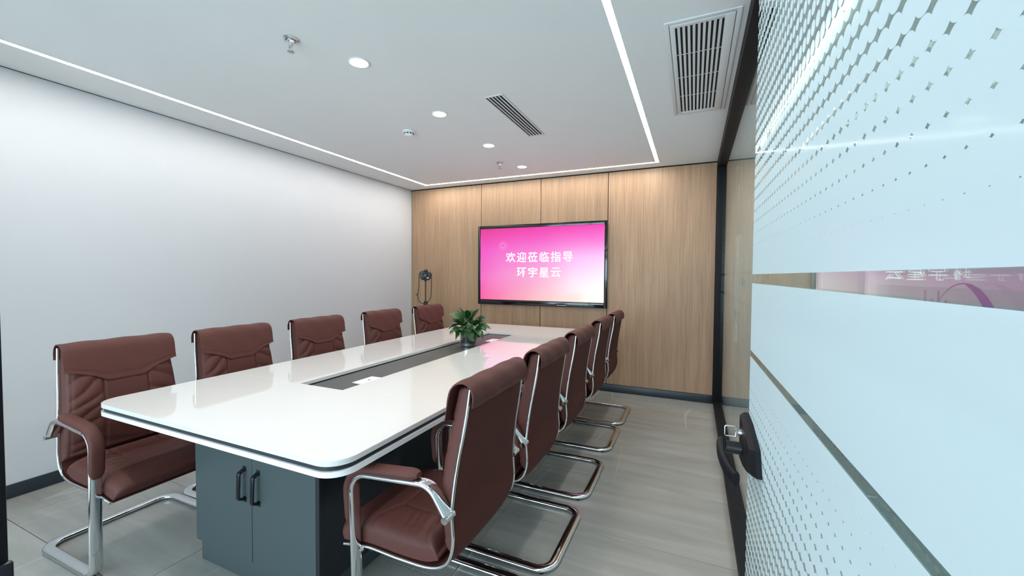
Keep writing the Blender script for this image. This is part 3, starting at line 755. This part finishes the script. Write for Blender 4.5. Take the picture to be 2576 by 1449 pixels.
# ================================================================ PLANT
pl = thing('potted_plant', 'green broad-leaved plant in a clear glass pot on the table channel', 'plant', (-1.738, 3.010, .738))
bm = bmesh.new(); lathe(bm, [(0, .0005), (.060, .0005), (.066, .006), (.076, .125), (.0735, .125), (.0635, .010), (0, .008)], 32)
link('glass_pot', mesh('glass_pot', bm, 40), 'pot_glass', pl)
bm = bmesh.new(); lathe(bm, [(0, .012), (.060, .012), (.0695, .100), (.050, .106), (0, .108)], 28); link('soil', mesh('soil', bm, 50), 'soil', pl)
bm = bmesh.new(); lathe(bm, [(.0605, .009), (.0632, .009), (.0648, .030), (.062, .030), (.0605, .009)], 28); link('water_tray_ring', mesh('water_tray_ring', bm, 40), 'steel', pl)
def leaf_mesh(Ls, Wd, droop):
    bm = bmesh.new(); rows = []
    for i in range(9):
        t = i / 8; wd = Wd * math.sin(PI * t ** .82) ** .85 if 0 < t < 1 else 0
        x = Ls * (t - .10 * droop * t * t); z = -droop * Ls * .55 * t * t
        if wd < 1e-5: rows.append([bm.verts.new((x, 0, z))])
        else: rows.append([bm.verts.new((x, s * wd, z + abs(s) * wd * .42 + .0025 * math.sin(t * 14) * abs(s))) for s in (-1, -.5, 0, .5, 1)])
    for a, b in zip(rows, rows[1:]):
        if len(a) == 1:
            for j in range(4): bm.faces.new((a[0], b[j], b[j + 1]))
        elif len(b) == 1:
            for j in range(4): bm.faces.new((a[j], b[0], a[j + 1]))
        else:
            for j in range(4): bm.faces.new((a[j], b[j], b[j + 1], a[j + 1]))
    me = mesh('leaf', bm, 80); me.materials.append(Mt['leaf']); return me
lv = [leaf_mesh(.120, .043, .5), leaf_mesh(.105, .038, .9), leaf_mesh(.090, .032, 1.3), leaf_mesh(.125, .040, .2)]
rnd = random.Random(11)
def leaf(az, elev, base_r, base_z, k, sc_=1.0, roll=0):
    st = Vector((.018 * math.cos(az), .018 * math.sin(az), .106)); p = Vector((base_r * math.cos(az), base_r * math.sin(az), base_z))
    mid = (st + p) / 2 + Vector((0, 0, .02)); cv = catmull([st, mid, p], 4)
    bm = bmesh.new(); sweep(bm, cv, .0018, .0018, (0, 1, .3), 5); link('stem', mesh('stem', bm, 60), 'stem', pl)
    Rm = Matrix.Rotation(az + rnd.uniform(-.25, .25), 4, 'Z') @ Matrix.Rotation(-elev, 4, 'Y') @ Matrix.Rotation(roll, 4, 'X')
    o = link('leaf', lv[k], None, pl); o.matrix_local = Matrix.Translation(p) @ Rm @ Matrix.Scale(sc_, 4)
for i in range(9): leaf(2 * PI * i / 9 + .2, rnd.uniform(.95, 1.25), rnd.uniform(.02, .05), rnd.uniform(.19, .245), 3, rnd.uniform(.75, .95), rnd.uniform(-.5, .5))
for i in range(13): leaf(2 * PI * i / 13 + .1, rnd.uniform(.35, .8), rnd.uniform(.045, .085), rnd.uniform(.165, .225), rnd.choice((0, 3)), rnd.uniform(.8, 1.0), rnd.uniform(-.7, .7))
for i in range(15): leaf(2 * PI * i / 15 + .3, rnd.uniform(-.15, .3), rnd.uniform(.07, .105), rnd.uniform(.14, .185), rnd.choice((0, 1)), rnd.uniform(.8, 1.05), rnd.uniform(-.6, .6))
for i in range(13): leaf(2 * PI * i / 13, rnd.uniform(-.5, -.1), rnd.uniform(.07, .10), rnd.uniform(.125, .155), rnd.choice((1, 2)), rnd.uniform(.75, 1.0), rnd.uniform(-.5, .5))

# ================================================================ CAMERA ON TRIPOD
tp = thing('camera_tripod', 'slim black tripod standing in the wood-wall corner', 'tripod', (-3.175, 4.395, 0))
ap = (0, 0, .965)
tube('centre_column', 'plastic_black', [(0, 0, .62), (0, 0, 1.262)], .0075, tp, 12)
bm = bmesh.new(); lathe(bm, [(0, .90), (.022, .90), (.030, .93), (.026, .985), (.012, 1.0), (0, 1.0)], 18); link('leg_collar', mesh('leg_collar', bm, 40), 'plastic_black', tp)
for k in range(3):
    a = math.radians(80 + 120 * k); d = Vector((math.cos(a), math.sin(a), 0))
    bm = bmesh.new(); sweep(bm, [Vector((0, 0, .945)) + d * .020, Vector((0, 0, .48)) + d * .165], .0105, .008, (-d.y, d.x, 0), 10)
    sweep(bm, [Vector((0, 0, .50)) + d * .158, Vector((0, 0, .012)) + d * .315], .0075, .006, (-d.y, d.x, 0), 10)
    l = link('leg', mesh('leg', bm, 50), 'plastic_black', tp)
    bm = bmesh.new(); lathe(bm, [(0, 0.0005), (.011, .0005), (.010, .018), (0, .018)], 12, d * .317); link('rubber_foot', mesh('rubber_foot', bm, 50), 'rubber', l)
bx('mounting_plate', 'plastic_black', -.045, .050, -.025, .025, 1.272, 1.286, .003, 2, tp)
bm = bmesh.new(); lathe(bm, [(0, 1.255), (.016, 1.255), (.018, 1.268), (0, 1.2715)], 16); link('ball_head', mesh('ball_head', bm, 50), 'plastic_black', tp)
dc = thing('photo_camera', 'black interchangeable-lens camera with hanging strap on the tripod', 'camera', (-3.175, 4.395, 1.2865), math.radians(28))
bm = bmesh.new(); box(bm, -.068, .068, -.028, .028, .001, .092, .010, 3); box(bm, .026, .070, -.044, -.020, .004, .088, .010, 3); link('body', mesh('body', bm, 40), 'plastic_black', dc)
bm = bmesh.new(); box(bm, -.024, .028, -.034, .022, .088, .120, .010, 3); link('viewfinder_hump', mesh('viewfinder_hump', bm, 40), 'plastic_black', dc)
bm = bmesh.new(); lathe(bm, [(0, 0), (.034, 0), (.034, .030), (.031, .034), (.033, .040), (.033, .066), (.028, .070), (.024, .064), (0, .058)], 28)
o = link('lens', mesh('lens', bm, 35), 'cam_grey', dc, (0, -.027, .048), (PI / 2, 0, 0))
bm = bmesh.new(); lathe(bm, [(0, 0), (.013, 0), (.013, .010), (0, .011)], 16, (-.045, 0, .0915)); link('mode_dial', mesh('mode_dial', bm, 40), 'plastic_black', dc)
bx('white_tag', 'white_plastic', .020, .046, -.0455, -.0445, .006, .020, 0, 1, dc)
def ribbon(pts, name='strap'):
    bm = bmesh.new(); sweep(bm, catmull(pts, 6), .0045, .0012, (1, .4, 0), 6, 2.5); return link(name, mesh(name, bm, 60), 'strap', dc)
ribbon([(-.070, .0, .080), (-.082, .0, .05), (-.083, -.01, -.06), (-.088, -.015, -.15), (-.096, -.02, -.21), (-.088, -.02, -.27), (-.066, -.02, -.305), (-.028, -.02, -.318), (.004, -.028, -.300)])
ribbon([(-.096, -.02, -.20), (-.112, -.02, -.195), (-.124, -.02, -.185)], 'strap_end')
ribbon([(-.096, -.02, -.205), (-.110, -.02, -.212), (-.122, -.02, -.208)], 'strap_end')
ribbon([(.074, .0, .070), (.076, .0, -.03), (.074, -.01, -.16), (.066, -.018, -.24), (.030, -.026, -.298), (.004, -.028, -.300)])

# ================================================================ CEILING FITTINGS
dg_ = 'recessed downlights along the ceiling centre'
names = ['hindmost recessed ceiling downlight, out past the camera end of the room', 'largest and nearest visible ceiling downlight, beside the near sprinkler',
         'second ceiling downlight from the camera, just before the smoke detector', 'third ceiling downlight from the camera, beyond the slim air vent', 'farthest ceiling downlight, close to the wood wall']
for k in range(5):
    y = 1.788 + .8 * (k - 1)
    t = thing('downlight', names[k], 'ceiling light', (-1.744, y, H), 0, dg_)
    bm = bmesh.new(); lathe(bm, [(.047, -.0005), (.058, -.0005), (.059, -.004), (.053, -.0065), (.048, -.004), (.047, -.0005)], 32); link('trim_ring', mesh('trim_ring', bm, 50), 'white_plastic', t)
    bm = bmesh.new(); lathe(bm, [(0, -.0008), (.0465, -.0008), (.0455, -.0028), (0, -.0032)], 28); link('lens', mesh('lens', bm, 50), 'bulb', t)
    l = bpy.data.lights.new('downlight_beam', 'SPOT'); l.energy = SPOT_W; l.color = SPOT_C; l.spot_size = math.radians(115); l.spot_blend = .7; l.shadow_soft_size = .04
    lo = bpy.data.objects.new('downlight_beam', l); COL.objects.link(lo); lo.parent = t; lo.location = (0, 0, -.012)
def sprinkler(x, y, lab):
    t = thing('sprinkler', lab, 'sprinkler', (x, y, H), 0, 'fire sprinklers')
    bm = bmesh.new(); lathe(bm, [(0, -.0005), (.039, -.0005), (.040, -.003), (.036, -.007), (.025, -.009), (.024, -.003), (0, -.003)], 28); link('escutcheon', mesh('escutcheon', bm, 40), 'steel', t)
    bm = bmesh.new(); lathe(bm, [(0, -.0035), (.022, -.0035), (.021, -.014), (.013, -.020), (.011, -.030), (0, -.030)], 20); link('body', mesh('body', bm, 40), 'chrome', t)
    bm = bmesh.new()
    for s in (-1, 1): sweep(bm, catmull([(s * .009, 0, -.028), (s * .011, 0, -.040), (s * .004, 0, -.056), (0, 0, -.060)], 4), .0028, .002, (0, 1, 0), 8)
    lathe(bm, [(0, -.030), (.0028, -.030), (.0028, -.055), (0, -.055)], 8); link('yoke', mesh('yoke', bm, 50), 'steel', t)
    bm = bmesh.new(); lathe(bm, [(0, -.058), (.004, -.059), (.016, -.0615), (.0175, -.065), (.015, -.0665), (0, -.0645)], 24); link('deflector', mesh('deflector', bm, 40), 'steel', t)
sprinkler(-1.893, 1.477, 'chrome fire sprinkler nearest the camera, left of the largest downlight')
sprinkler(-1.900, 3.950, 'small chrome fire sprinkler near the wood wall, left of the last downlight')
t = thing('smoke_detector', 'small white round smoke detector with dark slots on the ceiling', 'smoke detector', (-2.190, 2.800, H))
bm = bmesh.new(); lathe(bm, [(0, -.0005), (.050, -.0005), (.051, -.010), (.047, -.014), (0, -.014)], 32); link('mounting_base', mesh('mounting_base', bm, 40), 'white_plastic', t)
bm = bmesh.new(); lathe(bm, [(0, -.0145), (.040, -.0145), (.038, -.030), (.026, -.040), (0, -.042)], 32); link('sensor_head', mesh('sensor_head', bm, 40), 'white_plastic', t)
bm = bmesh.new(); box(bm, -.0075, .0075, -.001, .001, -.0045, .0045, 0); sl_me = mesh('sensor_slot', bm, 0); sl_me.materials.append(Mt['vent_dark'])
for k in range(10):
    a = 2 * PI * k / 10 + .1; link('sensor_slot', sl_me, None, t, (.0392 * math.cos(a), .0392 * math.sin(a), -.0225), (0, 0, a + PI / 2))

def vent(name, lab, x0, x1, y0, y1, mx0, mx1, my, nslat, wfrac, extra):
    t = thing(name, lab, 'air vent', ((x0 + x1) / 2, (y0 + y1) / 2, H))
    a, b = t.location.x, t.location.y; X0_, X1_, Y0_, Y1_ = x0 - a, x1 - a, y0 - b, y1 - b
    bm = bmesh.new(); rim = .022 if extra else .012
    frame_rect(bm, X0_, X1_, Y0_, Y1_, -.007, -.0006, rim, rim, rim, rim, .001); link('outer_frame', mesh('outer_frame', bm, 30), 'vent_white', t)
    i0, i1, j0, j1 = X0_ + mx0, X1_ - mx1, Y0_ + my, Y1_ - my
    if extra:
        bm = bmesh.new(); q = rim + .003
        frame_rect(bm, X0_ + q, X1_ - q, Y0_ + q, Y1_ - q, -.0095, -.0008, mx0 - q, mx1 - q, my - q, my - q, .001); link('inner_frame', mesh('inner_frame', bm, 30), 'vent_white', t)
    bx('backing', 'vent_dark', X0_ + rim * .5, X1_ - rim * .5, Y0_ + rim * .5, Y1_ - rim * .5, -.0008, -.0004, 0, 1, t)
    sw = (i1 - i0) / (nslat + (nslat + 1) * wfrac); gp_ = sw * wfrac
    bm = bmesh.new(); box(bm, -sw / 2, sw / 2, j0, j1, -.0085, -.003, .0008, 1); me = mesh('slat', bm, 30); me.materials.append(Mt['vent_white'])
    for k in range(nslat): link('slat', me, None, t, (i0 + gp_ + sw / 2 + k * (sw + gp_), 0, 0))
    if extra:
        for f in (.25, .5, .75): bx('cross_rod', 'vent_white', i0, i1, j0 + (j1 - j0) * f - .003, j0 + (j1 - j0) * f + .003, -.0028, -.0015, 0, 1, t)
    return t
vent('return_vent', 'large white louvred return air vent beside the glass partition', -.152, .178, 2.087, 3.290, .048, .068, .050, 9, .85, True)
vent('supply_vent', 'slim white linear air vent near the ceiling downlights', -1.312, -1.172, 2.462, 3.300, .012, .012, .012, 4, 1.6, False)
